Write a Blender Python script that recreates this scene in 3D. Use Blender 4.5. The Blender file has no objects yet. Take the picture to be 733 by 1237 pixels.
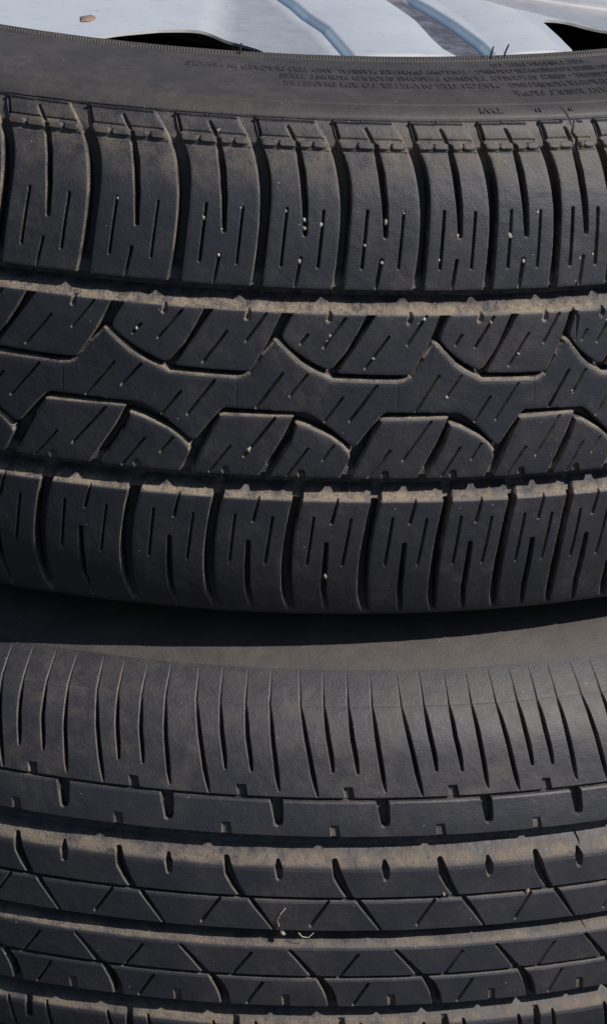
import bpy, math, numpy as np
from mathutils import Matrix, Vector
rad = math.radians
rng = np.random.default_rng(7)
MM = 0.001
ZOFF = 142.0                      # millimetres from the ground to the stack's reference height
scene = bpy.context.scene
COL = scene.collection

# ------------------------------------------------------------------ camera
def rotm(ax, a):
    c, s = math.cos(a), math.sin(a)
    return np.array({'x': [[1,0,0],[0,c,-s],[0,s,c]], 'y': [[c,0,s],[0,1,0],[-s,0,c]],
                     'z': [[c,-s,0],[s,c,0],[0,0,1]]}[ax], float)
cam_d = bpy.data.cameras.new('camera')
cam = bpy.data.objects.new('camera', cam_d); COL.objects.link(cam)
Rc = rotm('z', -0.00826) @ rotm('x', math.pi/2 - 0.36073) @ rotm('z', 0.0491)
mw = Matrix([list(Rc[i]) + [0] for i in range(3)] + [[0, 0, 0, 1]])
mw.translation = Vector((0, -1.38152, (535.305 + ZOFF)*MM))
cam.matrix_world = mw
cam_d.sensor_fit = 'VERTICAL'; cam_d.sensor_height = 24.0
cam_d.lens = 3986.8/1237*24.0
cam_d.clip_start = 0.05; cam_d.clip_end = 500
scene.camera = cam
# ------------------------------------------------------------------ light
SUN_AZ, SUN_EL = 60.0, 43.0       # azimuth measured from the -Y direction towards +X
w = bpy.data.worlds.new('World'); scene.world = w; w.use_nodes = True
nt = w.node_tree; bg = nt.nodes['Background']
sky = nt.nodes.new('ShaderNodeTexSky'); sky.sky_type = 'NISHITA'; sky.sun_disc = False
sky.sun_elevation = rad(SUN_EL); sky.sun_rotation = rad(180 - SUN_AZ)
sky.air_density = 1.0; sky.dust_density = 0.6; sky.ozone_density = 3.0
nt.links.new(sky.outputs[0], bg.inputs[0]); bg.inputs[1].default_value = 0.06
sd = bpy.data.lights.new('sun', 'SUN'); sd.energy = 5.0; sd.angle = rad(0.5); sd.color = (1.0, 0.94, 0.87)
sun = bpy.data.objects.new('sun', sd); COL.objects.link(sun)
to_sun = Vector((math.sin(rad(SUN_AZ))*math.cos(rad(SUN_EL)), -math.cos(rad(SUN_AZ))*math.cos(rad(SUN_EL)), math.sin(rad(SUN_EL))))
sun.rotation_euler = to_sun.to_track_quat('Z', 'Y').to_euler()
sun.location = (1, -1, 2)
scene.view_settings.view_transform = 'Standard'; scene.view_settings.look = 'None'
scene.view_settings.exposure = 0.3; scene.view_settings.gamma = 1.0

GR = 0.17                         # grid step of the tread relief, millimetres

# ------------------------------------------------------------------ materials
def new_mat(name):
    m = bpy.data.materials.new(name); m.use_nodes = True
    n = m.node_tree; n.nodes.clear()
    out = n.nodes.new('ShaderNodeOutputMaterial'); b = n.nodes.new('ShaderNodeBsdfPrincipled')
    n.links.new(b.outputs[0], out.inputs[0])
    return m, n, b
def N(n, t, **k):
    x = n.nodes.new(t)
    for a, v in k.items(): setattr(x, a, v)
    return x
def noise(n, scale, detail=4, rough=.6, vec=None):
    x = N(n, 'ShaderNodeTexNoise'); x.inputs['Scale'].default_value = scale
    x.inputs['Detail'].default_value = detail; x.inputs['Roughness'].default_value = rough
    if vec is not None: n.links.new(vec, x.inputs['Vector'])
    return x.outputs['Fac']
def mr(n, val, a, b, c=0., d=1.):
    x = N(n, 'ShaderNodeMapRange'); n.links.new(val, x.inputs[0])
    for i, v in zip((1,2,3,4), (a,b,c,d)): x.inputs[i].default_value = v
    return x.outputs[0]
def math_(n, op, a, b=None, clamp=False):
    x = N(n, 'ShaderNodeMath', operation=op, use_clamp=clamp)
    for i, v in enumerate((a, b)):
        if v is None: continue
        if isinstance(v, (int, float)): x.inputs[i].default_value = v
        else: n.links.new(v, x.inputs[i])
    return x.outputs[0]
def mixc(n, fac, a, b):
    x = N(n, 'ShaderNodeMix', data_type='RGBA')
    n.links.new(fac, x.inputs[0])
    for i, v in ((6, a), (7, b)):
        if isinstance(v, tuple): x.inputs[i].default_value = (*v, 1)
        else: n.links.new(v, x.inputs[i])
    return x.outputs[2]
def rubber(name, base, dust, rough=.53, warm=(0.035,0.03,0.028)):
    m, n, b = new_mat(name)
    tc = N(n, 'ShaderNodeTexCoord').outputs['Object']
    at = N(n, 'ShaderNodeAttribute', attribute_name='dirt').outputs['Fac']  # dust, with painted edge light and groove shade mixed in
    big = noise(n, 38, 5, .62, tc); mid = noise(n, 190, 5, .7, tc); fine = noise(n, 1500, 3, .7, tc)
    pat = math_(n, 'ADD', math_(n, 'MULTIPLY', mid, .6), math_(n, 'MULTIPLY', fine, .4))
    k = math_(n, 'MULTIPLY', at, mr(n, pat, .40, .60, .12, 1.25), True)
    k2 = math_(n, 'ADD', k, math_(n, 'MULTIPLY', mr(n, big, .46, .66), mr(n, pat, .46, .64, 0, .15)), True)
    basec = mixc(n, mr(n, big, .3, .7), base, warm)
    dustc = mixc(n, mr(n, mid, .35, .65), dust, tuple(v*.66 for v in dust))
    c = mixc(n, k2, basec, dustc)
    # pale grit specks
    v = N(n, 'ShaderNodeTexVoronoi'); v.inputs['Scale'].default_value = 260; v.inputs['Randomness'].default_value = 1
    n.links.new(tc, v.inputs['Vector'])
    sp = mr(n, v.outputs['Distance'], .04, .07, 1, 0)
    vs = N(n, 'ShaderNodeSeparateColor'); n.links.new(v.outputs['Color'], vs.inputs[0])
    sp = math_(n, 'MULTIPLY', sp, mr(n, vs.outputs[0], .72, .9))
    c = mixc(n, math_(n, 'MULTIPLY', sp, .75), c, (.34,.31,.28))
    n.links.new(c, b.inputs['Base Color'])
    n.links.new(mr(n, k2, 0, .7, rough, .92), b.inputs['Roughness'])
    b.inputs['Specular IOR Level'].default_value = .5
    bp = N(n, 'ShaderNodeBump'); bp.inputs['Strength'].default_value = .55; bp.inputs['Distance'].default_value = .00035
    h = math_(n, 'ADD', math_(n, 'MULTIPLY', fine, .75), math_(n, 'MULTIPLY', math_(n, 'MULTIPLY', mid, 1.6), math_(n, 'ADD', at, .35)))
    n.links.new(h, bp.inputs['Height']); n.links.new(bp.outputs[0], b.inputs['Normal'])
    return m
M_upper = rubber('upper_rubber', (.0100,.0120,.0205), (.245,.198,.148), warm=(.016,.0168,.0235))
M_upper_side = rubber('upper_sidewall_rubber', (.022,.021,.022), (.19,.16,.135), .6, (.032,.029,.030))
M_lower = rubber('lower_rubber', (.0108,.0122,.0200), (.180,.147,.116), warm=(.0185,.0185,.0235))
M_lower_side = rubber('lower_sidewall_rubber', (.027,.0235,.0225), (.19,.155,.135), .6, (.038,.033,.032))

def alloy():
    m, n, b = new_mat('silver_alloy')
    tc = N(n, 'ShaderNodeTexCoord').outputs['Object']
    big = noise(n, 30, 4, .6, tc); fine = noise(n, 700, 3, .7, tc); mid = noise(n, 160, 4, .7, tc)
    c = mixc(n, mr(n, big, .35, .7), (.80,.79,.78), (.70,.70,.71))
    c = mixc(n, math_(n, 'MULTIPLY', mr(n, mid, .56, .78), .5), c, (.42,.36,.31))
    at = N(n, 'ShaderNodeAttribute', attribute_name='dirt').outputs['Fac']  # on the wheel this carries a painted dark reflection
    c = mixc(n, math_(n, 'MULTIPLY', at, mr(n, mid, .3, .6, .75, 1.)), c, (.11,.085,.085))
    v = N(n, 'ShaderNodeTexVoronoi'); v.inputs['Scale'].default_value = 150
    n.links.new(tc, v.inputs['Vector'])
    vs = N(n, 'ShaderNodeSeparateColor'); n.links.new(v.outputs['Color'], vs.inputs[0])
    sp = math_(n, 'MULTIPLY', mr(n, v.outputs['Distance'], .06, .12, 1, 0), mr(n, vs.outputs[0], .8, .85))
    c = mixc(n, math_(n, 'MULTIPLY', sp, .6), c, (.12,.1,.09))
    n.links.new(c, b.inputs['Base Color'])
    b.inputs['Metallic'].default_value = .5
    n.links.new(mr(n, mid, .3, .7, .15, .26), b.inputs['Roughness'])
    bp = N(n, 'ShaderNodeBump'); bp.inputs['Strength'].default_value = .12; bp.inputs['Distance'].default_value = .0002
    n.links.new(fine, bp.inputs['Height']); n.links.new(bp.outputs[0], b.inputs['Normal'])
    return m
M_alloy = alloy()
def simple(name, col, rough=.8, sc=300, var=.35):
    m, n, b = new_mat(name)
    tc = N(n, 'ShaderNodeTexCoord').outputs['Object']
    f = noise(n, sc, 4, .65, tc)
    n.links.new(mixc(n, mr(n, f, .3, .7), tuple(v*(1-var) for v in col), col), b.inputs['Base Color'])
    b.inputs['Roughness'].default_value = rough
    return m
M_dark = simple('barrel_shade', (.03,.03,.03), .6)  # black paints in the shade inside the wheel openings
M_stone = simple('pale_grit', (.26,.22,.18), .85, 900)
M_ground = simple('asphalt', (.06,.058,.055), .9, 60)
M_stone2 = simple('grey_grit', (.32,.30,.28), .8, 900)
M_fibre = simple('straw', (.6,.52,.4), .7, 500)
M_rust = simple('dried_mud', (.24,.17,.13), .9, 500)

# ------------------------------------------------------------------ bookkeeping
def setp(o, label=None, cat=None, group=None, kind=None):
    if label: o['label'] = label
    if cat: o['category'] = cat
    if group: o['group'] = group
    if kind: o['kind'] = kind
def empty(name, mat, label, cat, group=None):
    o = bpy.data.objects.new(name, None); o.empty_display_size = .05
    COL.objects.link(o); o.matrix_world = mat; setp(o, label, cat, group)
    return o
def mesh_obj(name, V, F, mat, parent=None, smooth=True, dirt=None):
    """V (n,3) metres, F (m,k) ints"""
    me = bpy.data.meshes.new(name)
    V = np.ascontiguousarray(V, np.float32); F = np.ascontiguousarray(F, np.int32)
    me.vertices.add(len(V)); me.vertices.foreach_set('co', V.ravel())
    k = F.shape[1]
    me.loops.add(F.size); me.loops.foreach_set('vertex_index', F.ravel())
    me.polygons.add(len(F))
    me.polygons.foreach_set('loop_start', np.arange(0, F.size, k, dtype=np.int32))
    me.polygons.foreach_set('loop_total', np.full(len(F), k, np.int32))
    me.polygons.foreach_set('use_smooth', np.full(len(F), smooth, bool))
    if dirt is not None:
        a = me.attributes.new('dirt', 'FLOAT', 'POINT')
        a.data.foreach_set('value', np.ascontiguousarray(dirt, np.float32))
    me.update(calc_edges=True)
    me.materials.append(mat)
    o = bpy.data.objects.new(name, me); COL.objects.link(o)
    if parent is not None: o.parent = parent
    return o

# ------------------------------------------------------------------ tyre section
def spline(pts):
    a = np.array(pts, float); a = np.vstack([2*a[0]-a[1], a, 2*a[-1]-a[-2]]); out = []
    for i in range(1, len(a)-2):
        t = np.linspace(0, 1, 60, endpoint=False)[:, None]; p0, p1, p2, p3 = a[i-1:i+3]
        out.append(.5*((2*p1)+(-p0+p2)*t+(2*p0-5*p1+4*p2-p3)*t*t+(-p0+3*p1-3*p2+p3)*t**3))
    out.append(a[-2][None]); c = np.vstack(out)
    w = np.concatenate([[0], np.cumsum(np.hypot(*np.diff(c, axis=0).T))])
    w -= np.interp(0, c[:, 1], w)
    d = np.gradient(c, w, axis=0); nn = np.stack([d[:, 1], -d[:, 0]], 1); nn /= np.linalg.norm(nn, axis=1)[:, None]
    for _ in range(30): nn[1:-1] = (nn[:-2]+nn[1:-1]*2+nn[2:])/4
    return w, c[:, 0], c[:, 1], nn
UH = [(317,0),(316.8,20),(315.6,36),(313.6,55),(310,70),(303,86.3),(299.4,93),(292.3,97.9),(272,100.6),(244.3,101.6),(232,100),(222,95)]
LH = [(317.8,0),(317.6,18),(316.2,40),(313.2,54.5),(308.5,70),(304,78.5),(298.7,84.8),(288,94),(275,102),(262,106),(247,107.5),(232,104),(222,98)]
UB = [(222,-95),(232,-99),(248,-101),(266,-99),(280,-95.5),(290,-91.8),(297,-88.9),(303,-85.2)]   # the loaded lower side wall bulges less
full = lambda H: ([(r, -o) for r, o in H[:0:-1]] if H is LH else UB + [(r, -o) for r, o in H[5-1:0:-1]][0:]) + H
PROF = {'U': spline(full(UH)), 'L': spline(full(LH))}
BASE = {'U': 101.6, 'L': 107.5}
RC = 317.0
def place(t, u, w, h=0.0):
    """surface point of tyre t at arc length u, profile length w, height h above the tread face (mm) -> local metres"""
    pw, pr, po, pn = PROF[t]
    r = np.interp(w, pw, pr) + h*np.interp(w, pw, pn[:, 0])
    z = np.interp(w, pw, po) + h*np.interp(w, pw, pn[:, 1]) + BASE[t]
    th = u/RC
    return np.stack([r*np.sin(th), -r*np.cos(th), z + 0*th], -1)*MM

# ------------------------------------------------------------------ relief drawing
def sstep(x): x = np.clip(x, 0, 1); return x*x*(3-2*x)
class Relief:
    def __init__(s, U, W):
        s.U, s.W = U, W; s.D = np.zeros((len(W), len(U)), np.float32); s.E = np.zeros_like(s.D)
    def win(s, u0, u1, w0, w1):
        a, b = np.searchsorted(s.U, [u0, u1]); c, d = np.searchsorted(s.W, [w0, w1])
        if b <= a or d <= c: return None
        return slice(c, d), slice(a, b)
    def cut(s, pts, width, depth, edge=.3, cap=True):
        """a groove along a polyline; width/depth scalars or one per vertex"""
        p = np.array(pts, float); n = len(p)
        wd = np.broadcast_to(np.array(width, float), (n,)); dp = np.broadcast_to(np.array(depth, float), (n,))
        mx = abs(wd).max()/2 + edge + .2
        q = s.win(p[:,0].min()-mx, p[:,0].max()+mx, p[:,1].min()-mx, p[:,1].max()+mx)
        if q is None: return
        X, Y = np.meshgrid(s.U[q[1]], s.W[q[0]])
        best = np.zeros_like(X)
        for i in range(n-1):
            a, b = p[i], p[i+1]; d = b-a; L2 = (d**2).sum() + 1e-9
            t = np.clip(((X-a[0])*d[0]+(Y-a[1])*d[1])/L2, 0, 1)
            ds = np.hypot(X-a[0]-t*d[0], Y-a[1]-t*d[1])
            hw = (wd[i]+(wd[i+1]-wd[i])*t)/2; dd = dp[i]+(dp[i+1]-dp[i])*t
            v = dd*sstep((hw-ds)/edge*.5+.5)
            if dp[0] > 0: v = np.maximum(v, np.minimum(dd, 1)*.16*np.exp(-np.maximum(ds-hw, 0)/.28)*(ds-hw < edge+.2))
            best = np.where(abs(v) > abs(best), v, best)
        if (dp >= 0).all(): s.D[q] = np.maximum(s.D[q], best)
        else: s.D[q] = s.D[q] + best
    def pcut(s, pts, depth, edge=.3):
        q, d = s.poly_sd(pts, edge+.3)
        if q is None: return
        s.D[q] = np.maximum(s.D[q], depth*sstep(-d/edge*.5+.5))
    def poly_sd(s, pts, m):
        p = np.array(pts, float)
        q = s.win(p[:,0].min()-m, p[:,0].max()+m, p[:,1].min()-m, p[:,1].max()+m)
        if q is None: return None, None
        X, Y = np.meshgrid(s.U[q[1]], s.W[q[0]])
        d2 = np.full(X.shape, 1e9); ins = np.zeros(X.shape, bool)
        for i in range(len(p)):
            a, b = p[i-1], p[i]; e = b-a
            t = np.clip(((X-a[0])*e[0]+(Y-a[1])*e[1])/((e**2).sum()+1e-9), 0, 1)
            d2 = np.minimum(d2, (X-a[0]-t*e[0])**2+(Y-a[1]-t*e[1])**2)
            c = ((a[1] > Y) != (b[1] > Y))
            with np.errstate(divide='ignore', invalid='ignore'):
                xi = (b[0]-a[0])*(Y-a[1])/(b[1]-a[1]+1e-12)+a[0]
            ins ^= c & (X < xi)
        return q, np.where(ins, -1, 1)*np.sqrt(d2)

def frange(segs):
    out = []
    for a, b, st in segs:
        n = max(2, int(round((b-a)/st))); out.append(np.linspace(a, b, n, endpoint=False))
    out.append([segs[-1][1]])
    return np.concatenate(out)

def pitch_map(B, total, sizes, even):
    """extend the visible pitch boundaries B round the whole circumference"""
    circ = 2*math.pi*RC
    rest = circ - (B[-1]-B[0]); n = int(round(rest/np.mean(sizes)))
    if even and (n + len(B)-1) % 2: n += 1
    s = rng.choice(sizes, n).astype(float); s *= rest/s.sum()
    k0 = n//2
    left = B[0] - np.cumsum(s[:k0])[::-1]; right = B[-1] + np.cumsum(s[k0:])
    ext = np.concatenate([left, B, right]); idx = np.arange(-k0, len(ext)-k0)
    # two more pitches each side for overlap
    return ext, idx

HALF = math.pi*RC

# ================================================================== UPPER TYRE RELIEF
BU = np.array([-149.0,-120.5,-91.9,-60.06,-28.2,-0.24,27.63,55.44,79.85,103.44,124.5,149.5,178.0])
extU, idxU = pitch_map(BU, None, [21,24.5,28,31.9], True)
idxU = idxU - 2                       # index 0 = boundary at -91.9
def u2q(u): return np.interp(u, extU, idxU)
def q2u(q):
    n = idxU[-1]-idxU[0]
    return np.interp(q, idxU, extU)
def shp(pts, k):                      # template in reference coordinates -> k pitches further on
    p = np.array(pts, float); u = q2u(u2q(p[:,0]) + k)
    return np.stack([u, p[:,1]], 1)

# templates traced in (arc, profile) millimetres; reference pitch 27.63..55.44
T_row1 = [(22.4,96.4),(22.7,95),(25.6,87.3),(28.6,80),(29.3,74),(29.4,66),(28.8,56.7),(27.95,39.3),(51.3,39.3),(52.1,45),(52.8,53.2),(53.2,64.7),(52.6,72),(51.6,78),(49.1,87.7),(47.1,89.4),(43.3,96.4)]
T_row4 = [(17.7,-38.7),(15.9,-49.5),(15.2,-60.6),(15.6,-74),(17.6,-88),(43,-88),(39.6,-75.8),(39.25,-64),(39.3,-58.2),(40.3,-44.5),(41.5,-38.7)]
T_Z = [(5.6,19.4),(6.4,19.0),(13.4,12.3),(18,9.4),(22.2,7.5),(25.4,5.9),(36,5.7),(48.2,5.5),(50.8,6.0),(53.2,7.5),(57.1,14.3),(60.64,19.3),(61.0,18.6),(61.0,-4.5),(44.9,-4.4),(43.3,-5.2),(38.5,-11.5),(35.2,-16.4),(34.1,-17),(32.8,-16.4),(24.7,-9.6),(21,-7),(17.4,-5.05),(15.9,-4.8),(5.6,-4.7)]
T_C = [(11.1,30.4),(8.6,25.2),(7.7,22.5),(7.8,21.2),(10,18.9),(13.2,16.4),(17.5,13.6),(22.4,11.3),(23.8,10.9),(25.3,11.6),(29.8,17.7),(33,24.1),(35.9,30.4)]
T_P = [(39.4,30.4),(36.8,25.8),(32.5,18.5),(27.4,10.0),(28.0,9.6),(40,9.2),(51.3,9.2),(52.6,9.7),(53.6,11),(58,20.2),(61.5,30.4)]
T_P2 = [(34.4,-29.3),(40.6,-14.1),(43.6,-8.3),(44.3,-8),(66.2,-7.5),(63.8,-14.3),(57,-29.3)]
T_C2 = [(14.2,-9.9),(17.5,-10.8),(20.9,-12.3),(26,-14.7),(29.8,-17.3),(32.4,-20.3),(32.9,-21.6),(32.4,-23.3),(29.7,-29.3),(6.0,-29.3),(12.5,-16.4)]

def curve(pts, n=5):
    a = np.array(pts, float); a = np.vstack([2*a[0]-a[1], a, 2*a[-1]-a[-2]]); out = []
    for i in range(1, len(a)-2):
        t = np.linspace(0, 1, n, endpoint=False)[:, None]; p0, p1, p2, p3 = a[i-1:i+3]
        out.append(.5*((2*p1)+(-p0+p2)*t+(2*p0-5*p1+4*p2-p3)*t*t+(-p0+3*p1-3*p2+p3)*t**3))
    return [tuple(v) for v in np.vstack(out+[a[-2][None]])]
T_row1 = curve([(22.4,96.6),(23.7,92),(25.6,87.3),(27.6,82.5),(28.9,77),(29.35,71),(29.3,64),(28.8,54),(27.95,39.3)]) + curve([(51.3,39.3),(52.2,46),(52.8,53.2),(53.15,62),(52.9,70),(51.9,77.5),(50.3,84),(47.6,89.6),(43.3,96.6)])
T_row4 = curve([(17.7,-38.7),(16.3,-46),(15.5,-54),(15.2,-62),(15.7,-74),(17.6,-88)]) + curve([(43,-88),(40.4,-80),(39.4,-72),(39.1,-64),(39.4,-56),(40.4,-46),(41.5,-38.7)])
def GU(W):                            # depth of the groove floor across the tyre
    return np.interp(W, [-97,-90,-78,-70,-40,-38.7,-35.6,-35,-31,-30,-29,-26.5,-25,-10,0,20,30.2,30.8,35.4,36,38.4,39.4,43,46,72,79,87.2,88.5,96,97.5],
                        [0,1.5,5,6.5,6.5,4.2,7.3,7.5,7.3,5.5,2.5,3.2,5.6,5.6,5.6,5.6,4.4,4.0,7.0,7.4,6.8,2.5,3.4,6.4,6.5,5.6,2.6,1.5,1.2,.9]).astype(np.float32)

def relief_upper(U, W, labels):
    R = Relief(U, W); wmax = W[-1]
    G = GU(W)[:, None]*np.ones((1, len(U)), np.float32)
    G[(W < -97) | (W > 97.6)] = 0
    R.D[:] = G
    lab = np.zeros(R.D.shape, np.int16)
    jit = lambda s: rng.normal(0, s)
    def block(T, k, edge, code, top=None):
        p = shp(T, k); q, sd_ = R.poly_sd(p, 3.0)
        if q is None: return
        X, Y = np.meshgrid(U[q[1]], W[q[0]])
        e = edge if top is None else np.where(Y > p[:,1].max()-.9, top, edge)
        e = e*np.ones_like(sd_)
        d = G[q]*sstep(sd_/e)
        if T is T_Z or T is T_P2 or T is T_C2:                      # upward-facing lips are worn to a chamfer
            up = sstep((np.gradient(sd_, axis=0)/np.gradient(W[q[0]])[:, None]-.3)/.3)
            cw = 1.35 if T is T_Z else 1.0
            ch = np.where(sd_ < cw, .85*np.clip(sd_, 0, 9)/cw, .85+(G[q]-.85)*sstep((sd_-cw)/.8))
            d = d*(1-up) + np.minimum(ch, G[q])*up
        # slightly worn, rounded shoulders of each block
        rnd = np.full(sd_.shape, .18)
        if T is T_Z: rnd = rnd*(abs(X-p[:,0].min()) > 1.3)*(abs(X-p[:,0].max()) > 1.3)
        d = np.where(sd_ <= 0, rnd*np.exp(sd_/.45)*np.minimum(1, G[q]), np.maximum(d, rnd*np.minimum(1, G[q])))
        R.D[q] = np.minimum(R.D[q], d)
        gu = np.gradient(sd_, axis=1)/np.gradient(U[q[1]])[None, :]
        R.E[q] = np.maximum(R.E[q], (rnd > 0)*sstep((gu-.35)/.3)*np.exp(-((sd_-.08)/.18)**2))  # right-facing block edges, dusted to paint in their sunlit line
        if labels:
            L = lab[q]; L[(sd_ < np.maximum(e, 2.2 if (T is T_P2 or T is T_C2) else 0) + .15)] = code
    ks = range(int(idxU[0])+0, int(idxU[-1])+1)
    code = 1; names = {}
    for k in ks:
        kk = k - 5
        vis = -3 <= k <= 11
        c = 0
        if vis: names[code] = ('tread_block', 'shoulder'); c = code; code += 1
        block(T_row1, kk, .75, c)
        c = 0
        if vis: names[code] = ('tread_block', 'lower shoulder'); c = code; code += 1
        block(T_row4, kk, .7, c)
    for k in ks:
        if k % 2: continue
        kk = k - 4; vis = -4 <= k <= 11
        for T, e in ((T_Z, 1.15), (T_C, .7), (T_P, .7), (T_P2, .95), (T_C2, .95)):
            c = 0
            if vis and T is not T_Z: names[code] = ('tread_block', 'centre'); c = code; code += 1
            elif T is T_Z: c = -2
            block(T, kk, e, c)
    # worn slopes along the main grooves (they carry the dust)
    def slope(w0, w1, dmax, k=.6):
        m = (W >= w0) & (W <= w1)
        cap = np.interp(W[m], [w0, w0+.25*(w1-w0), w1], [.3, .22*dmax, dmax])
        return m, cap
    for w0, w1 in ((30.3, 35.9),):
        m, cap = slope(w0, w1, 6.6); wob = 1 + .12*np.sin(U/3.1)*np.sin(U/7.7+1)
        bl = np.minimum(R.D[m], (cap[:, None]*wob[None]).astype(np.float32))
        R.D[m] = bl
    m = (W >= -38.8) & (W <= -34.6)
    # top edge of the lower shoulder blocks: slope only on the blocks themselves
    for k in ks:
        p = shp([(17.7,-38.8),(41.5,-38.8),(42.3,-34.2),(18.4,-34.2)], k-5)
        q, sd_ = R.poly_sd(p, 1.5)
        if q is None: continue
        X, Y = np.meshgrid(U[q[1]], W[q[0]])
        cap = np.interp(Y, [-38.8, -38.0, -36.8, -34.2], [.25, 1.0, 3.0, 7.0])
        R.D[q] = np.where(sd_ < 0, np.minimum(R.D[q], cap), R.D[q])
    # sipes and slots
    for k in ks:
        f = lambda pts: shp([(a + j, b) for a, b in pts], k-5)
        j = jit(.12)
        R.cut(f([(37.6,88),(39.7,79),(41.0,68.4),(41.5,57.9)]), [1.5,1.9,1.7,1.0], [1.5,4.5,5,4], .45)
        R.cut(f([(34.95,66.4),(33.72,46.9)]), .62*rng.uniform(.75,1.2), 3.0, .3)
        R.cut(f([(47.58,65.9),(46.39,46.9)]), .62*rng.uniform(.75,1.2), 3.0, .3)
        R.cut(f([(40.39,49.6),(39.3,42.5),(38.75,39)]), .8*rng.uniform(.75,1.2), [3.0,2.0,.5], .3)
        R.cut(f([(34.0,94.2),(36.9,89.2)]), [.9,1.2], [1.0,1.6], .4)
        R.cut(f([(22.9,95.8),(24.4,90.8)]), [.8,1.0], [1.4,2.0], .3)
        # raised bars and frame of the shoulder decoration
        for a, b in ((24.6,30.2),(31.3,42.3),(43.4,47.8)):
            R.cut(f([(a+1.0,88.4),(b-1.0,88.3)]), 2.5, -1.2, .45)
        R.cut(f([(24.2,90.6),(46.6,90.4)]), .8, .5, .35)
        R.cut(f([(25.6,86.3),(48.4,86.2)]), .7, .35, .35)
        for a, b in ((22.6,32.0),(32.9,43.2)):
            R.cut(f([(a,96.9),(b,96.7)]), 1.2, -.95, .5)
        # lower shoulder
        j = jit(.12)
        R.cut(f([(30.3,-37.2),(28.44,-47)]), .7, [1.5,3.2], .3)
        R.cut(f([(21.93,-45),(20.66,-63.9)]), .55*rng.uniform(.75,1.2), 3.0, .3)
        R.cut(f([(35.16,-45.5),(33.4,-64.1)]), .55*rng.uniform(.75,1.2), 3.0, .3)
        R.cut(f([(26.99,-55.6),(27.0,-65.2),(27.4,-76),(29.5,-87)]), [1.2,1.5,1.5,1.2], [3,4,4,1], .4)
        # little notches on the centre blocks
    for k in ks:
        if k % 2: continue
        f = lambda pts: shp([(a + j, b + j2) for a, b in pts], k-4)
        for pts, wd in (([(13.81,20.0),(16.0,23.3)],.5), ([(21.6,19.0),(28.6,29.4)],.62), ([(36.8,11.7),(44.4,23)],.62), ([(50.85,19.9),(57.0,30)],.62),
                        ([(32.4,-7.8),(41.1,5.1)],.6), ([(23.7,-8.4),(29.4,.4)],.52), ([(55.5,-4),(62.9,8.9)],.6), ([(65.6,.8),(70.5,8.7)],.55),
                        ([(51.9,-22.4),(61.0,-8)],.6), ([(40,-28.9),(46.9,-18.7)],.55), ([(11.9,-28.9),(18.5,-18.3)],.55), ([(23.8,-22.4),(27.4,-16.8)],.45)):
            j = jit(.15); j2 = jit(.2)
            R.cut(f(pts), wd*rng.uniform(.78,1.2), rng.uniform(1.8,3.0), .28)
        j = j2 = 0
        for pts in ([(23.4,31),(23.1,28.6)], [(51.3,31),(50.9,28.2)]): R.cut(f(pts), 1.5, 1.6, .5)
        for pts in ([(17.0,-30),(16.4,-27.6)], [(46.3,-30),(45.7,-27.6)]): R.cut(f(pts), 2.0, [1.0,1.8], .4)
        R.cut(f([(48.3,5.4),(48.5,-4.2)]), .35, .22, .25)
        R.cut(f([(25.2,5.6),(21.5,-1.5)]), .4, .16, .3)
    # cracks in the rubber
    R.cut([(112.3,97),(110.8,92.3),(112.6,90.2),(111.9,87),(112.8,84)], [.3,.5,.9,.9,.4], [.6,1.2,1.6,1.6,.5], .25)
    R.cut([(108.5,103.8),(110.2,99),(111.0,95)], [.25,.5,.35], .5, .25)
    R.cut([(111.0,40),(110.0,36.5),(111.2,33.8),(110.2,31),(112,28),(111.5,20)], [.5,.8,1.0,1.1,.8,.3], [1,1.8,2,2,1.2,.4], .25)
    R.cut([(113,-37),(112.6,-34.5),(113.6,-32)], [.5,.8,.5], 1.6, .25)
    # side wall lines
    S = np.zeros_like(R.D)
    S += (.28*np.exp(-((W-105.0)/.28)**2) - .22*sstep((W-104.7)/.5)*sstep((152-W)/6))[:, None]
    S += (.14*np.exp(-((W-98.6)/.5)**2))[:, None]
    ser = sstep((np.sin(U/RC*2*math.pi*RC/1.46)*1.2+.5))
    rid = np.exp(-((W-153.4)/.75)**2); rid2 = np.exp(-((W-151.6)/.45)**2); rid3 = np.exp(-((W-155.6)/1.0)**2)
    S -= 1.15*rid[:, None]*(.45+.55*ser[None, :]) ; S -= (.9*rid3)[:, None]; S += (.35*rid2)[:, None]
    R.D += S.astype(np.float32)
    R.E[:] *= (G > 1)
    return R.D, lab, names, R.E

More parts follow.
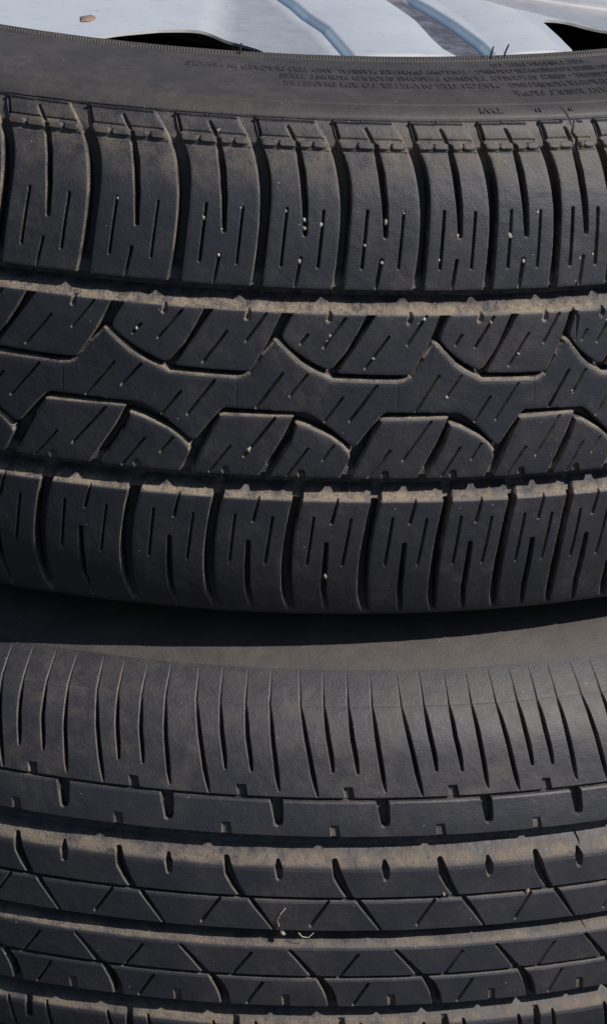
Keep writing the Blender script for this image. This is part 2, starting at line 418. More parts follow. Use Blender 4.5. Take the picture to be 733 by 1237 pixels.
# ================================================================== LOWER TYRE RELIEF
BL = np.array([-153.5,-114.6,-76.4,-37.9,1.94,40.6,79.5,114.6,150.0,188.0])
extL, idxL = pitch_map(BL, None, [35,38.8,39.5], False)
def u2ql(u): return np.interp(u, extL, idxL)
def q2ul(q): return np.interp(q, idxL, extL)
def shl(pts, k):                      # reference pitch 1.94..40.6 is index 4
    p = np.array(pts, float); return np.stack([q2ul(u2ql(p[:,0])+k), p[:,1]], 1)
def relief_lower(U, W, labels):
    R = Relief(U, W)
    ks = range(int(idxL[0])-4, int(idxL[-1])-3)
    A = np.abs
    def chan(ws, ds, wob=0.):
        sh = wob*(np.sin(U/11.)+.6*np.sin(U/4.7+2))*.5
        prof = np.interp(W, ws, ds)
        if wob == 0: R.D[:] = np.maximum(R.D, prof[:, None])
        else:
            Wm = W[:, None] - sh[None, :]*(np.exp(-((W-np.mean(ws))/4.)**2))[:, None]
            R.D[:] = np.maximum(R.D, np.interp(Wm, ws, ds))
    chan([27.4,28.6,30.5,32.5,34.5,36.5,38.8,40.4,41.1], [0,.25,1.1,2.5,4.2,5.7,6.7,6.7,0], .5)         # main groove
    chan([-3.9,-3.0,-1.6,.2,1.6,3.5,4.15], [0,.35,1.7,4.3,5.8,6.4,0], .2)                   # centre groove
    chan([-37.4,-36.2,-34.2,-32.4,-30.5,-28,-27.1], [0,.4,1.9,4.0,5.8,6.6,0], .4)
    chan([54.0,54.5,55.0,55.45], [0,2.6,2.6,0])
    chan([53.2,54.2], [0,.35])
    R.D[(W>54.2)&(W<54.3)] = np.maximum(R.D[(W>54.2)&(W<54.3)], 0)
    chan([15.9,16.6,17.1,17.5], [0,2.6,2.6,0]); chan([15.0,16.2,17.3], [0,.45,0])
    chan([-15.9,-15.2,-14.7,-14.3], [0,2.6,2.6,0]); chan([-16.7,-15.6,-14.5], [0,.45,0])
    chan([-50.6,-49.9,-49.4,-48.9], [0,2.6,2.6,0])
    for k in ks:
        jj = lambda s=.15: rng.normal(0, s)
        def f(pts, j=0.): return shl([(a+j, b) for a, b in pts], k)
        # shoulder sipes: a hair line on the side wall that opens into a slot
        for pts, end in (([(11.3,102.4),(11.8,88.9),(13.9,76.5),(16.8,62.8),(18.9,56.0)],1),
                         ([(20.6,102.3),(20.8,89.1),(21.9,78.2),(24.4,64.8)],0),
                         ([(30.0,102.3),(30.0,89.2),(31.1,76.7),(33.5,64.4)],0),
                         ([(39.1,102.0),(39.0,89.2),(40.4,75.1),(42.9,60.4),(43.7,57.6)],1)):
            j = jj(.2); d = 1.0                                       # slot lies right of the traced left edge
            p = [(a, b+ (jj(.5) if i == 0 else 0)) for i, (a, b) in enumerate(pts)]
            R.cut(f(p[:2], j), [.55,.95], [.5,1.1], .35)
            n = len(p)-1
            pb = [b for _, b in p[1:]]; pa = [a for a, _ in p[1:]]
            bb = np.linspace(pb[0], pb[-1], 9); aa = np.interp(-bb, [-x for x in pb], pa)
            tt = np.linspace(0, 1, 9); we = .5 if end else 1.1
            wds = np.interp(tt, [0,.12,.35,.75,.92,1], [.75,1.0,1.35,1.45,1.25,.85]); dps = np.interp(tt, [0,.12,.35,.75,.92,1], [.9,1.8,3.6,4.2,3.2,1.2 if end else 2.4])
            q = [(a_+w_/2-.35, b_) for a_, b_, w_ in zip(aa, bb, wds)]
            R.cut(f(q, j), wds, dps, .35)
            # the same slot on the far shoulder
            R.cut(f([(a, -b) for a, b in q], 6+j), wds, dps, .35)
        R.pcut(f([(28.5,59.1),(31.7,59.1),(32.6,54.9),(29.4,54.9)]), 2.2, .3)
        R.pcut(f([(1.9,54.6),(6.3,54.6),(6.8,47),(6.5,45.4),(5.2,44.7),(4.2,45.2)]), 4.2, .4)
        R.pcut(f([(24.1,45.1),(26.8,45.1),(27.7,40.6),(24.5,40.6)]), 1.15, .3)
        R.cut(f([(26.3,31.0),(27.6,25.6),(29.9,21),(32.4,17.2)]), [2.0,2.9,2.3,1.7], [5.5,5,4,3], .45)
        R.cut(f([(44.5,31.0),(44.8,28.5),(45.1,25.0)]), [1.2,2.5,1.6], [4.5,4.5,2], .45)
        R.cut(f([(35.6,15.8),(39.8,10.2),(44.0,4.4)]), [1.5,1.1,.6], [3,2.6,1.5], .35)
        R.cut(f([(24.6,15.7),(18.7,6.2)]), .75, 2.2, .3)
        R.cut(f([(11.6,-4.3),(15.5,-8.5),(20.8,-14.6)]), [.8,1.1,1.7], 2.8, .35)
        R.cut(f([(36.4,-5.8),(30.6,-14.2)]), .7, 2.2, .3)
        R.cut(f([(22.6,-15.3),(25.8,-19.8),(27.4,-23.5),(28.2,-27.2)]), [1.8,2.8,3.0,3.0], [3,4.5,5,5], .45)
        R.cut(f([(40.8,-17.9),(35.9,-26.3)]), .7, 2.2, .3)
        R.pcut(f([(48.2,-22.6),(50.6,-22.6),(51.2,-27.5),(48.9,-27.5)]), 1.15, .3)
        R.cut(f([(24.0,-36.0),(26.8,-47.6)]), .9, 3, .35)
        R.pcut(f([(30.6,-33.5),(33.2,-33.5),(33.6,-42.5),(31.4,-42.8)]), 3.4, .35)
        R.cut(f([(39.1,-35.5),(41.2,-46)]), .9, 3, .35)
    # cracks
    R.cut([(119,38.6),(118.6,36.0),(119.4,33.5),(118.9,31)], [.3,.8,.8,.4], [3,7,5,1.5], .3)
    R.cut([(123.2,2.8),(122.6,.5),(123.8,-2.5)], [.3,.6,.3], [7.4,6.8,2], .3)
    S = (.10*np.exp(-((W-89)/.5)**2) + .25*np.exp(-((W-140)/.6)**2))
    R.D += S[:, None].astype(np.float32)
    return R.D, None, {}, None

# ------------------------------------------------------------------ tyre builder
def faces_of(nw, nu):
    a = (np.arange(nw-1)[:, None]*nu + np.arange(nu-1)[None, :])
    return np.stack([a, a+1, a+1+nu, a+nu], -1)       # (nw-1, nu-1, 4)
def low_noise(U, W, seed, s=9.0):
    """smooth lattice noise over (U, W), about -1..1, feature size s millimetres, three octaves"""
    out = 0; amp = 1.0
    for o in range(3):
        L = np.random.default_rng(seed*7+o).uniform(-1, 1, (512, 512)).astype(np.float32)
        gx = (np.asarray(U)+5000.)/s; gy = (np.asarray(W)+500.)/s
        ix = np.floor(gx).astype(int); iy = np.floor(gy).astype(int)
        fx = sstep(gx-ix)[None, :]; fy = sstep(gy-iy)[:, None]
        A = L[iy % 512]; B = L[(iy+1) % 512]
        x0, x1 = ix % 512, (ix+1) % 512
        out = out + amp*((A[:, x0]*(1-fx)+A[:, x1]*fx)*(1-fy) + (B[:, x0]*(1-fx)+B[:, x1]*fx)*fy)
        s *= .5; amp *= .5
    return out
def emit(name, pos, F, sel, dirt, mat, parent):
    f = F[sel]
    if len(f) == 0: return None
    idx, inv = np.unique(f.ravel(), return_inverse=True)
    return mesh_obj(name, pos[idx], inv.reshape(-1, 4), mat, parent, True, dirt[idx])

def build_tyre(t, root, relief, mat_t, mat_s, side_w, bands):
    pw = PROF[t][0]; wend = pw[-1]-.01
    zones = [
        ('front', frange([(-330,-172,.7),(-172,172,GR),(172,330,.7)]),
                  frange([(-wend,-100,1.2),(-100,-60,.5),(-60,104,GR),(104,150,.45),(150,min(157.5,wend-1),.2),(min(157.5,wend-1),wend,1.)])),
        ('back', frange([(330,2*HALF-330,1.4)]), frange([(-wend,wend,1.1)])),
    ]
    made = {}
    store = []
    for zn, U, W in zones:
        Um = np.where(U > HALF, U-2*HALF, U) if zn == 'back' else U
        if zn == 'back':
            D = np.zeros((len(W), len(U)), np.float32)
            for m in (Um <= HALF+1e-6) & (U <= HALF), (U > HALF):
                D[:, m] = relief(Um[m], W, False)[0]
            lab = None; names = {}
        else:
            D, lab, names, sun_line = relief(U, W, True)
        # real rubber is never perfectly even
        D = D + (.10*low_noise(U, W, 3, 12.) + .035*low_noise(U, W, 5, 2.5)).astype(np.float32)*np.clip((105-abs(W))/10, .25, 1)[:, None]
        D = D + ((.55 if t == 'U' else .22)*low_noise(U, W, 41, 5.0)+(.22 if t == 'U' else .08)*low_noise(U, W, 43, 1.6)).astype(np.float32)*sstep((D-.6)/2.)*(sum(np.exp(-((W-c)/5.)**4) for c in ((34.5,-34.5) if t == 'U' else (34.5,0,-32)))>.3)[:, None]
        pos = place(t, U[None, :]+0*W[:, None], W[:, None]+0*U[None, :], -D).reshape(-1, 3)
        dep = np.clip(D, 0, 9)
        dirt = .95*sstep((dep-.10)/.8)*(1-.55*sstep((dep-2.4)/3.2))  # dust thins with depth, painting shade into the groove floors
        dirt = dirt*np.clip(.9+.35*low_noise(U, W, 11, 16.)+.4*low_noise(U, W, 12, 4.), .2, 1.25)
        line = (sun_line if (t == 'U' and zn == 'front') else np.zeros_like(D))*np.clip(.75+.5*low_noise(U, W, 51, 7.), .15, 1.2)
        if t == 'U':
            k = .16 + .16*np.exp(-((abs(W)-36)/3.5)**2) + .95*np.exp(-((W-31.2)/2.5)**2) + .95*np.exp(-((W+38.2)/2.0)**2)
            k = k[:, None]*np.ones((1, len(U)))
            gu = np.gradient(D, axis=1)/np.gradient(U)[None, :]
            sun_edge = sstep((gu-.15)/.6)*sstep((D-.06)/.2)*sstep((2.6-D)/1.4)  # dust on right-facing edges only, painting in their sunlit lines
            lip = sstep((D-.1)/.3)*sstep((3.2-D)/1.5)*np.where(abs(W) < 29, 1, np.where(W > 84, 1., .6))[:, None]
            gw = np.gradient(D, axis=0)/np.gradient(W)[:, None]
            lip = lip*np.where(abs(W) < 29, 1, 1)[:, None]*(.35+.9*sstep((gw-.2)/.4))
            k = np.maximum(k, 1.0*lip); k = np.maximum(k, .45*sun_edge*np.where(abs(W) < 29, .4, 1)[:, None])
        else:
            k = .22 + .12*np.exp(-((abs(W)-36)/4.)**2) + .95*np.exp(-((W-30.0)/3.8)**2) + .8*np.exp(-((W+2.4)/2.4)**2) + .8*np.exp(-((W+35.6)/2.8)**2)
            k = k[:, None]*np.ones((1, len(U)))
            gu = np.gradient(D, axis=1)/np.gradient(U)[None, :]
            sun_edge = sstep((gu-.15)/.6)*sstep((D-.06)/.2)*sstep((2.6-D)/1.4)  # slot edges towards the sun get pale dust as painted light
            lip = sstep((D-.1)/.3)*sstep((2.2-D)/1.5)
            k = np.maximum(k, .6*lip); k = np.maximum(k, 1.1*sun_edge)
        dirt = dirt*k
        if t == 'U':
            band = np.exp(-((W-84)/9.)**2)*.30 + np.exp(-((W-91)/6.)**2)*.12
            dirt = dirt*(1-.15*sstep((W-60)/25))[:, None]
        else:
            band = np.exp(-((W-90)/14.)**2)*.12
            dirt = dirt*(1-.15*sstep((W-50)/20))[:, None]
        dirt = np.maximum(dirt, band[:, None]*(.7+.5*low_noise(U, W, 21, 8.)))
        sidem = sstep((abs(W)-96)/8)[:, None]
        dirt = dirt*(1-sidem) + sidem*(.10+.05*low_noise(U, W, 31, 20.))
        dirt = np.maximum(dirt, .8*line)  # sunlit block edges painted over the dust
        dirt = np.clip(dirt, 0, 1).ravel()
        F = faces_of(len(W), len(U)); wf = (W[:-1]+W[1:])/2
        store.append((zn, pos, F, wf, lab, names, dirt))
    # merge zones per part: sides and tread carry both zones, blocks only the front
    def merged(name, mat, parent, picks):
        V = []; Fs = []; Ds = []; off = 0
        for pos, F, sel, dirt in picks:
            f = F[sel]
            if len(f) == 0: continue
            idx, inv = np.unique(f.ravel(), return_inverse=True)
            V.append(pos[idx]); Ds.append(dirt[idx]); Fs.append(inv.reshape(-1,4)+off); off += len(idx)
        return mesh_obj(name, np.vstack(V), np.vstack(Fs), mat, parent, True, np.concatenate(Ds))
    side = merged('sidewall', mat_s, root, [(p, F, (wf > side_w)[:, None]*np.ones(F.shape[1], bool)[None], d) for _, p, F, wf, _, _, d in store])
    side2 = merged('sidewall', mat_s, root, [(p, F, (wf < -side_w)[:, None]*np.ones(F.shape[1], bool)[None], d) for _, p, F, wf, _, _, d in store])
    made['side'] = side
    mid = lambda wf, F: (abs(wf) <= side_w)[:, None]*np.ones(F.shape[1], bool)[None]
    if t == 'U':
        picks = []
        for zn, p, F, wf, lab, names, d in store:
            m = mid(wf, F)
            if lab is not None: m &= (lab[:-1, :-1] == 0)
            picks.append((p, F, m, d))
        tread = merged('tread', mat_t, root, picks)
        zn, p, F, wf, lab, names, d = store[0]; m = mid(wf, F); L = lab[:-1, :-1]
        emit('centre_rib', p, F, m & (L == -2), d, mat_t, tread)
        order = np.argsort(np.where(m, L, 0).ravel(), kind='stable'); Ls = np.where(m, L, 0).ravel()[order]; Ff = F.reshape(-1, 4)[order]
        for c in names:
            a, b = np.searchsorted(Ls, [c, c+1])
            if b-a < 50: continue
            f = Ff[a:b]; idx, inv = np.unique(f.ravel(), return_inverse=True)
            mesh_obj('tread_block', p[idx], inv.reshape(-1, 4), mat_t, tread, True, np.clip(d[idx]+abs(rng.normal(0, .02)), 0, 1))
    else:
        allp = [(p, F, mid(wf, F), d) for _, p, F, wf, _, _, d in store]
        inb = lambda wf: sum(((wf > a) & (wf < b)) for _, a, b in bands) > 0
        tread = merged('tread', mat_t, root, [(p, F, mid(wf, F) & ~inb(wf)[:, None], d) for _, p, F, wf, _, _, d in store])
        for nm, a, b in bands:
            merged(nm, mat_t, tread, [(p, F, mid(wf, F) & ((wf > a) & (wf < b))[:, None], d) for _, p, F, wf, _, _, d in store])
    made['tread'] = tread
    return made

def M4(R3, t): return Matrix([list(R3[i])+[float(t[i])*MM] for i in range(3)]+[[0,0,0,1]])
# lower tyre
RL = rotm('x', -0.0061) @ rotm('y', -0.00101)
rootL = empty('car_tyre', M4(RL, RL @ np.array([0,0,-34-BASE['L']]) + np.array([0,0,ZOFF])),
              'worn black road tyre with long straight ribs, lying beneath the alloy wheel', 'tyre', 'tyres stacked flat')
build_tyre('L', rootL, relief_lower, M_lower, M_lower_side, 103.5,
           [('shoulder_rib', 55.2, 103.5), ('narrow_rib', 40.8, 54.0), ('inner_rib', 17.4, 36.0), ('centre_rib', 4.0, 16.2),
            ('centre_rib', -14.5, -1.0), ('inner_rib', -27.3, -15.6), ('narrow_rib', -49.1, -33.0), ('shoulder_rib', -103.5, -50.4)])
# upper wheel
RU = rotm('x', 0.01592) @ rotm('y', 0.00456)
piv = np.array([0,0,200.])
baseU = RU @ (np.array([0,0,176.-BASE['U']])-piv) + piv + np.array([-8.78, 10.66, ZOFF])
rootU = empty('car_wheel', M4(RU, baseU),
              'upper wheel of the stack, silver alloy rim with a chunky black block-tread tyre', 'car wheel', 'tyres stacked flat')
mu = build_tyre('U', rootU, relief_upper, M_upper, M_upper_side, 98.2, None)

# ------------------------------------------------------------------ raised lettering on the upper side wall
def lettering(lines, parent, t='U'):
    V = []; Fc = []; off = 0
    for txt, uend, wrow, cw, ch in lines:
        cu = bpy.data.curves.new('tmp', 'FONT'); cu.body = txt; cu.align_x = 'RIGHT'; cu.align_y = 'CENTER'
        cu.size = 1; cu.extrude = .5; cu.space_character = 1.12; cu.resolution_u = 3; cu.offset = .03
        to = bpy.data.objects.new('tmp', cu); COL.objects.link(to)
        dg = bpy.context.evaluated_depsgraph_get(); me = bpy.data.meshes.new_from_object(to.evaluated_get(dg))
        co = np.zeros(len(me.vertices)*3); me.vertices.foreach_get('co', co); co = co.reshape(-1, 3)
        me.calc_loop_triangles()
        tr = np.zeros(len(me.loop_triangles)*3, np.int32); me.loop_triangles.foreach_get('vertices', tr)
        wid = co[:,0].max()-co[:,0].min(); sx = len(txt)*cw/wid
        u = uend - (co[:,0]-co[:,0].max())*sx; ww = wrow - co[:,1]*ch/.72
        h = np.where(co[:,2] > 0, .5, -.5)
        V.append(place(t, u, ww, h)); Fc.append(tr.reshape(-1,3)+off); off += len(co)
        bpy.data.objects.remove(to); bpy.data.curves.remove(cu); bpy.data.meshes.remove(me)
    V = np.vstack(V)
    return mesh_obj('lettering', V, np.vstack(Fc), M_upper_side, parent, False, np.full(len(V), .02))  # cleaner than the wall, painting the letters' shade into them
lettering([
    ("SAFETY WARNING: SERIOUS INJURY MAY RESULT FROM:", 94.5, 113.6, 2.46, 4.6),
    ("EXPLOSION OF TIRE/RIM ASSEMBLY DUE TO IMPROPER MOUNTING - MATCH TIRE DIAMETER TO RIM DIAMETER", 4.0, 121.6, 2.46, 4.6),
    ("NEVER EXCEED MAXIMUM PRESSURE - ONLY SPECIALLY TRAINED PERSONS SHOULD MOUNT TIRES", 2.5, 129.2, 2.46, 4.6),
    ("UNDERINFLATION/OVERLOADING - FOLLOW OWNER'S MANUAL AND TIRE PLACARD IN VEHICLE", -37.5, 137.0, 2.46, 4.6),
    ("TIRE FAILURE DUE TO", 97, 144.6, 2.46, 4.4),
    ("TWI", 77.0, 101.9, 2.9, 2.6), ("U", 98.5, 101.6, 2.0, 1.8), ("9", 111.5, 101.6, 2.0, 1.8)], mu['side'])

# ------------------------------------------------------------------ tubes (moulding hairs, fibres)
def tube(name, pts, r0, r1, mat, parent=None, n=6):
    p = np.array(pts, float); m = len(p); V = []
    for i in range(m):
        d = p[min(i+1, m-1)]-p[max(i-1, 0)]; d /= np.linalg.norm(d)+1e-12
        a = np.cross(d, [0,0,1.] if abs(d[2]) < .9 else [1.,0,0]); a /= np.linalg.norm(a); b = np.cross(d, a)
        r = r0+(r1-r0)*i/(m-1)
        for k in range(n): V.append(p[i]+r*(math.cos(6.2832*k/n)*a+math.sin(6.2832*k/n)*b))
    F = [[i*n+k, i*n+(k+1)%n, (i+1)*n+(k+1)%n, (i+1)*n+k] for i in range(m-1) for k in range(n)]
    V += [p[0], p[-1]]
    F += [[m*n, (k+1)%n, k, m*n] for k in range(0)]
    return mesh_obj(name, np.array(V), np.array(F), mat, parent)
for u, w_, L, lean in ((101.4,153.2,5,0.3),(107.75,153.2,5.6,1.5),(-15.7,153.2,4.5,.2)):
    base = place('U', np.array(u), np.array(w_), -.5); tip = place('U', np.array(u+lean), np.array(w_-1), L)
    mid_ = (base+tip)/2 + np.array([-.0004,0,0])
    tube('moulding_hair', [base, (base+mid_)/2, mid_, (tip+mid_)/2, tip], .00045, .0003, M_upper_side, mu['side'])

# ------------------------------------------------------------------ alloy wheel
def wheel_height(X, Y):
    """relief of the wheel's outer face in millimetres (tyre-local plan), and mask of the openings"""
    r = np.hypot(X, Y); Z = np.zeros_like(r); painted_refl = np.zeros_like(r); hole = np.zeros(r.shape, bool); th = np.degrees(np.arctan2(X, -Y))
    def sd_poly(pts, x, y):
        p = np.array(pts, float); d2 = np.full(x.shape, 1e9); ins = np.zeros(x.shape, bool)
        for i in range(len(p)):
            a, b = p[i-1], p[i]; e = b-a
            t = np.clip(((x-a[0])*e[0]+(y-a[1])*e[1])/((e**2).sum()+1e-9), 0, 1)
            d2 = np.minimum(d2, (x-a[0]-t*e[0])**2+(y-a[1]-t*e[1])**2)
            c = ((a[1] > y) != (b[1] > y)); xi = (b[0]-a[0])*(y-a[1])/(b[1]-a[1]+1e-12)+a[0]; ins ^= c & (x < xi)
        return np.where(ins, -1, 1)*np.sqrt(d2)
    win1 = [(-76,-236),(-69,-217),(-56,-205.5),(-43,-197),(-34,-194.5),(-25,-194.5),(-15,-198),(-7,-206),(1,-221),(5,-236)]
    win2 = [(99.7,-147.6),(108.3,-146.6),(124.8,-148.2),(140,-151),(160,-163),(168,-160),(160,-175),(116,-201),(109.7,-204),(105.1,-173.4)]
    win2 = [(99.7,-147.6),(108.3,-146.4),(124.8,-147.6),(139,-149.5),(150,-152),(163,-162),(158,-170),(118,-200),(113,-203),(109.9,-202),(105.1,-174)]
    G = [(-25.5,-130),(-25.5,-173),(-25,-200),(-18,-207),(-8,-216),(-3,-232),(30,-232),(25.0,-207),(18.6,-176),(11,-155),(6,-136),(0,-118),(-12,-112)]
    S = [(38,-112),(44,-130),(53,-158),(59,-190),(62.2,-204),(64.5,-209.5),(69,-212.5),(76,-212),(78.5,-207),(74,-189.3),(65,-158),(55,-130),(48,-110)]
    for k in range(8):
        a = math.radians(45*k); x = X*math.cos(a)+Y*math.sin(a); y = -X*math.sin(a)+Y*math.cos(a)
        if k != 1: hole |= sd_poly(win1, x, y) < 0
        # scooped flank of the spoke: broad soft side on the left, crisp bevel on the right
        xr = np.interp(y, [-232,-207,-176,-155,-136,-118,-90], [31,26,19.6,12,7,1,-6])
        dR = xr-x; dL = x+30+(y+150)*.0
        g = sstep(dR/2.6)*sstep(dL/15.)*sstep((-y-85)/30.)*(abs(x) < 60)
        Z -= 3.2*g; painted_refl = np.maximum(painted_refl, .45*sstep((dR-3)/6.)*g)  # scoop greyed by a painted dark reflection
        if k != 7:
            xa = np.interp(y, [-213,-204,-190,-158,-130,-112], [65,61,57.5,51.5,43,37]); t_ = np.clip((x-xr)/(xa-xr), 0, 1); Z += 1.3*4*t_*(1-t_)*(y < -80)
            t_ = np.clip((x-xa-20)/26., 0, 1); Z += 1.0*4*t_*(1-t_)*(y < -120)*(x < 110)
            xb = np.interp(y, [-213,-207,-189,-158,-130,-112], [77,80,76.5,67.5,58,51])
            g = sstep((x-xa)/1.5)*sstep((xb-x)/2.6)*sstep((y+216)/3.5)*sstep((-y-95)/25.)
            Z -= 3.4*g; painted_refl = np.maximum(painted_refl, 1.0*sstep((x-xa-.2)/2.)*sstep((xb-x-1.8)/1.5)*sstep((y+215)/3.)*sstep((-y-95)/25.))  # slot floor coloured brown to paint in its dark reflection
    hole |= sd_poly(win2, X, Y) < 0
    Z += .00022*(r-229)**2*-.5 + 2.0*np.exp(-((r-222)/5.)**2)*0
    Z -= 4.0*sstep((r-224)/6.)
    Z += 3.0*sstep((120-r)/50.)
    return Z, hole, painted_refl
step = .6
xs = np.arange(-230, 230+step, step); X, Y = np.meshgrid(xs, xs); Rr = np.hypot(X, Y)
Zh, hole, painted_refl = wheel_height(X, Y)
keep = (~hole) & (Rr < 229.5) & (Rr > 30)
FZ = 274.0-(176.0-BASE['U'])          # local height of the wheel's face
nn_ = len(xs); a = (np.arange(nn_-1)[:, None]*nn_+np.arange(nn_-1)[None, :])
F = np.stack([a, a+1, a+1+nn_, a+nn_], -1)
kf = keep[:-1,:-1] & keep[1:,:-1] & keep[:-1,1:] & keep[1:,1:]
top = np.stack([X, Y, FZ+Zh], -1).reshape(-1, 3)
def smooth_border(P):
    return P
ft = F[kf]
idx, inv = np.unique(ft.ravel(), return_inverse=True); ft = inv.reshape(-1, 4); tv = top[idx]; sv = painted_refl.ravel()[idx]
# snap the jagged border of the openings on to a smooth line, then give the face its thickness
E_ = np.concatenate([ft[:, [i, (i+1) % 4]] for i in range(4)]); key = np.sort(E_, 1)
ku, cnt, first = np.unique(key[:,0].astype(np.int64)*len(tv)+key[:,1], return_counts=True, return_index=True)[0:3] if False else (None, None, None)
kk = key[:,0].astype(np.int64)*len(tv)+key[:,1]
uq, fi, ct = np.unique(kk, return_index=True, return_counts=True)
be = E_[fi[ct == 1]]
for _ in range(14):
    acc = np.zeros_like(tv); c_ = np.zeros(len(tv))
    np.add.at(acc, be[:,0], tv[be[:,1]]); np.add.at(acc, be[:,1], tv[be[:,0]]); np.add.at(c_, be[:,0], 1); np.add.at(c_, be[:,1], 1)
    m = c_ > 0; tv[m] = tv[m]*.5 + .5*acc[m]/c_[m][:, None]
nv = len(tv); bot = tv.copy(); bot[:,2] -= 1.1
wall = []; rows_ = [tv]; 
ring1 = tv.copy(); ring1[:,2] -= 1.2
V = np.vstack([tv, bot]); Fw = np.stack([be[:,1], be[:,0], be[:,0]+nv, be[:,1]+nv], -1)
Fb = ft[:, ::-1]+nv
rim = empty('alloy_rim', Matrix.Identity(4), None, None)
rim.parent = rootU
wf_ = mesh_obj('wheel_face', np.vstack([V])*MM, np.vstack([ft, Fw, Fb]), M_alloy, rim, dirt=np.concatenate([sv, sv]))  # point attribute here holds only the painted reflection
me = wf_.data
bpy.context.view_layer.objects.active = wf_
try: me.set_sharp_from_angle(angle=rad(50))
except Exception: pass
def lathe(name, prof, mat, parent, n=180):
    p = np.array(prof, float); th = np.linspace(0, 2*math.pi, n, endpoint=False)
    V = np.stack([p[:,0][:,None]*np.cos(th), p[:,0][:,None]*np.sin(th), p[:,1][:,None]+0*th], -1).reshape(-1, 3)*MM
    F = [[i*n+k, i*n+(k+1)%n, (i+1)*n+(k+1)%n, (i+1)*n+k] for i in range(len(p)-1) for k in range(n)]
    return mesh_obj(name, V, np.array(F), mat, parent)
hb = BASE['U']
lathe('rim_barrel', [(229,hb+93),(233.5,hb+92.5),(234,hb+90),(231,hb+87),(222,hb+86),(219,hb+70),(200,hb+50),(196,hb-60),(219,hb-80),(222,hb-88),(233,hb-91),(233,hb-94),(222,hb-95),(214,hb-80),(192,hb-62),(196,hb+48),(214,hb+70),(224,hb+88),(229,hb+93)], M_dark, rim)
lathe('hub', [(60,FZ-40),(60,FZ-6),(52,FZ-1),(33,FZ),(30,FZ-3),(28,FZ-30)], M_alloy, rim, 64)
lathe('hub_cap', [(33.5,FZ-4),(32,FZ+1),(24,FZ+3),(8,FZ+4),(.5,FZ+4)], M_alloy, rim, 64)
# reddish speck of dried mud on the bright part of the rim
def blob(name, c, r, mat, seed, parent=None, flat=1.0):
    rr = np.random.default_rng(seed); n, m = 9, 6; V = []; F = []
    for i in range(m+1):
        ph = math.pi*i/m
        for j in range(n):
            th = 2*math.pi*j/n; k = 1+rr.uniform(-.42, .3)
            V.append([math.sin(ph)*math.cos(th)*k, math.sin(ph)*math.sin(th)*k*.85, math.cos(ph)*k*flat])
    for i in range(m):
        for j in range(n): F.append([i*n+j, i*n+(j+1)%n, (i+1)*n+(j+1)%n, (i+1)*n+j])
    V = np.array(V)*r*np.array([rr.uniform(.75,1.1), rr.uniform(.8,1.1), rr.uniform(.8,1.25)])
    o = mesh_obj(name, V, np.array(F), mat, parent, True); o.location = c
    return o
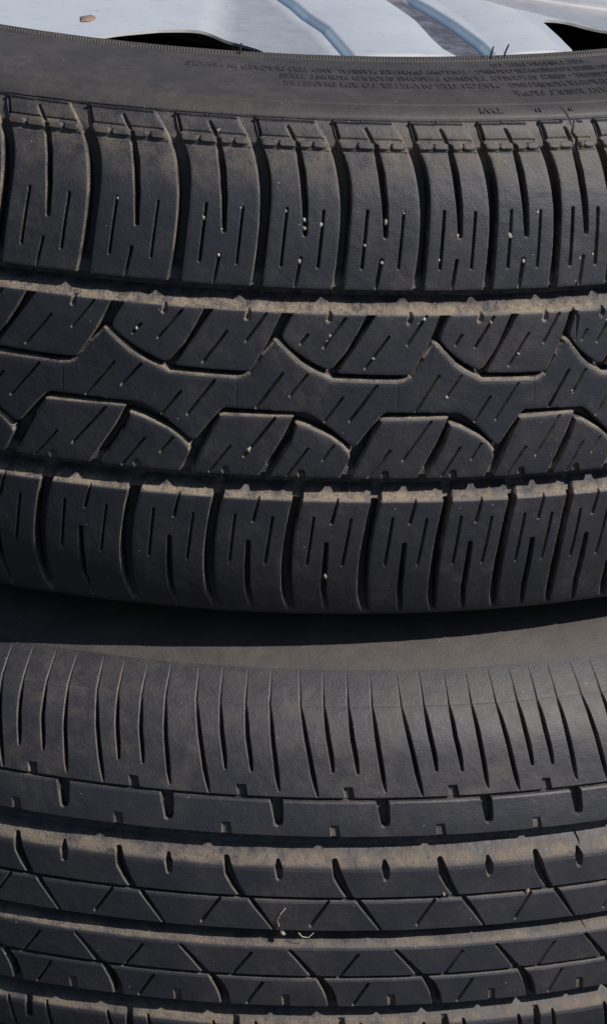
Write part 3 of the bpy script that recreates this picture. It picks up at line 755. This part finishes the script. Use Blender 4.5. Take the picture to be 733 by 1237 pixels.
# ------------------------------------------------------------------ grit wedged in the tread
MU = M4(RU, baseU); ML = M4(RL, RL @ np.array([0,0,-34-BASE['L']]) + np.array([0,0,ZOFF]))
def world_pt(t, u, w_, h): return (MU if t == 'U' else ML) @ Vector(place(t, np.array(float(u)), np.array(float(w_)), h).tolist())
PEB = [
 ('U',-67.35,49.47,.7,'tiny white grit lying low on the first upper shoulder block from the left'),
 ('U',-51.66,65.82,.75,'tiny pale grit at the left slit of the second upper shoulder block'),
 ('U',-21.55,61.7,1.25,'pale grit stone wedged in the left slit of the third upper shoulder block'),
 ('U',-15.12,58.2,.9,'pale grit low in the middle slot of the third upper shoulder block'),
 ('U',-15.65,49.38,1.1,'pale grit in the short bottom slit of the third upper shoulder block'),
 ('U',-8.94,65.86,.8,'small grit in the right slit of the third upper shoulder block'),
 ('U',6.62,65.54,.85,'small grit in the left slit of the fourth upper shoulder block'),
 ('U',13.02,62.74,1.3,'higher of two stones in the middle slot of the fourth upper shoulder block'),
 ('U',13.2,59.9,1.25,'lower of two stones in the middle slot of the fourth upper shoulder block'),
 ('U',12.08,48.5,1.3,'pale stone wedged in the short bottom slit of the fourth upper shoulder block'),
 ('U',18.86,61.44,1.2,'pale stone wedged in the right slit of the fourth upper shoulder block'),
 ('U',41.34,62.72,1.5,'large pale stone stuck in the middle slot of the fifth upper shoulder block'),
 ('U',34.31,54.69,.9,'small pale grit halfway down the left slit of the fifth upper shoulder block'),
 ('U',40.44,48.81,1.2,'pale stone in the short bottom slit of the fifth upper shoulder block'),
 ('U',47.5,65.84,.9,'small pale grit in the right slit of the fifth upper shoulder block'),
 ('U',66.64,58.17,1.2,'pinkish grit low in the middle slot of the sixth upper shoulder block'),
 ('U',60.26,49.83,.9,'small pale grit low in the left slit of the sixth upper shoulder block'),
 ('U',85.27,57.82,1.9,'largest white stone, wedged in the left slit of the seventh upper shoulder block'),
 ('U',90.65,48.8,1.25,'pale stone in the short bottom slit of the seventh upper shoulder block'),
 ('U',95.66,65.59,1.0,'small white grit in the right slit of the seventh upper shoulder block'),
 ('U',111.73,49.04,1.0,'small pale grit in the short bottom slit of the eighth upper shoulder block'),
 ('U',116.44,50.2,1.0,'small pale grit low in the right slit of the eighth upper shoulder block'),
 ('U',23.67,23.11,1.2,'upper white stone in the long slit of the middle rounded centre block'),
 ('U',22.63,21.17,.9,'lower white grit in the long slit of the middle rounded centre block'),
 ('U',39.11,15.1,.95,'pale grit in the left slit of the slanted centre block right of the middle'),
 ('U',56.07,29.17,1.1,'pale grit in the right slit of the slanted centre block right of middle'),
 ('U',65.6,.83,1.1,'pale grit at the foot of a slit in the centre rib, right of the middle'),
 ('U',90.56,15.94,1.1,'pale grit in the left slit of the rightmost full slanted centre block'),
 ('U',111.62,1.46,1.0,'small grit at the foot of a slit in the centre rib near the right edge'),
 ('U',79.83,27.59,1.0,'small grit in the long slit of the rounded centre block near right edge'),
 ('U',122.89,26.54,1.7,'white stone in the centre block cut by the right edge'),
 ('U',-42.57,21.53,.9,'small pale grit in the short slit of the rounded centre block at left'),
 ('U',-2.22,-19.67,1.6,'white stone in the slit of a slanted block below the centre rib'),
 ('U',27.55,-69.3,1.5,'round white stone in a lower shoulder block slot near the shaded edge'),
 ('U',-18.6,91.6,1.5,'white chip in the short slot above the third upper shoulder block'),
 ('L',98.7,16.6,1.7,'ochre crumb of dirt on the thin groove at the right of the lower tyre'),
]
gstone = 'stones and grit stuck in the tread'
for i, (t, u, w_, r, lab) in enumerate(PEB):
    o = blob('grit_stone', world_pt(t, u, w_, -.3*r), r*.62*MM, (M_stone, M_stone2, M_rust if r < 1 else M_stone)[i%3] if t == 'U' else M_rust, 100+i)
    setp(o, lab, 'stone', gstone)
# fibres and mud
def fibre(pts, t, r, lab):
    P = [np.array(world_pt(t, u, w_, h)) for u, w_, h in pts]
    o = tube('plant_fibre', P, r, r*.7, M_fibre); setp(o, lab, 'fibre', 'dry plant fibres caught on the lower tyre')
fibre([(9.3,13.4,.5),(7.6,11.2,.9),(6.6,8.6,.8),(7.3,6.0,.6)], 'L', .00016, 'thin curved pale fibre lying across the centre rib of the lower tyre')
o = blob('grit_stone', world_pt('L', 66.6, 18.0, .2), .0008, M_rust, 301); setp(o, 'tiny ochre crumb on the thin groove near the middle of the lower tyre', 'stone', gstone)
fibre([(14.4,3.6,.5),(15.8,2.0,.6),(18,1.9,.9),(19.9,3.8,.7)], 'L', .00016, 'small curled straw fibre caught on the edge of the centre groove of the lower tyre')
o = blob('grit_stone', world_pt('L', 8.6, 3.0, .2), .0011, M_stone, 300); setp(o, 'white crumb on the centre groove lip beside the curved fibre', 'stone', gstone)
mud = blob('mud_spot', MU @ Vector((-70.4*MM, -185.5*MM, (FZ+.1)*MM)), .0029, M_rust, 401, None, .12)
mud.scale = (1, 2.6, 1)
setp(mud, 'round brown spot of dried mud on the bright face of the silver wheel', 'mud')

# ------------------------------------------------------------------ ground under the stack
bpy.ops.mesh.primitive_plane_add(size=400, location=(0,0,-.0005))
g = bpy.context.object; g.name = 'ground'; g.data.materials.append(M_ground); setp(g, 'dark asphalt ground under the stack of tyres', None, None, 'structure')
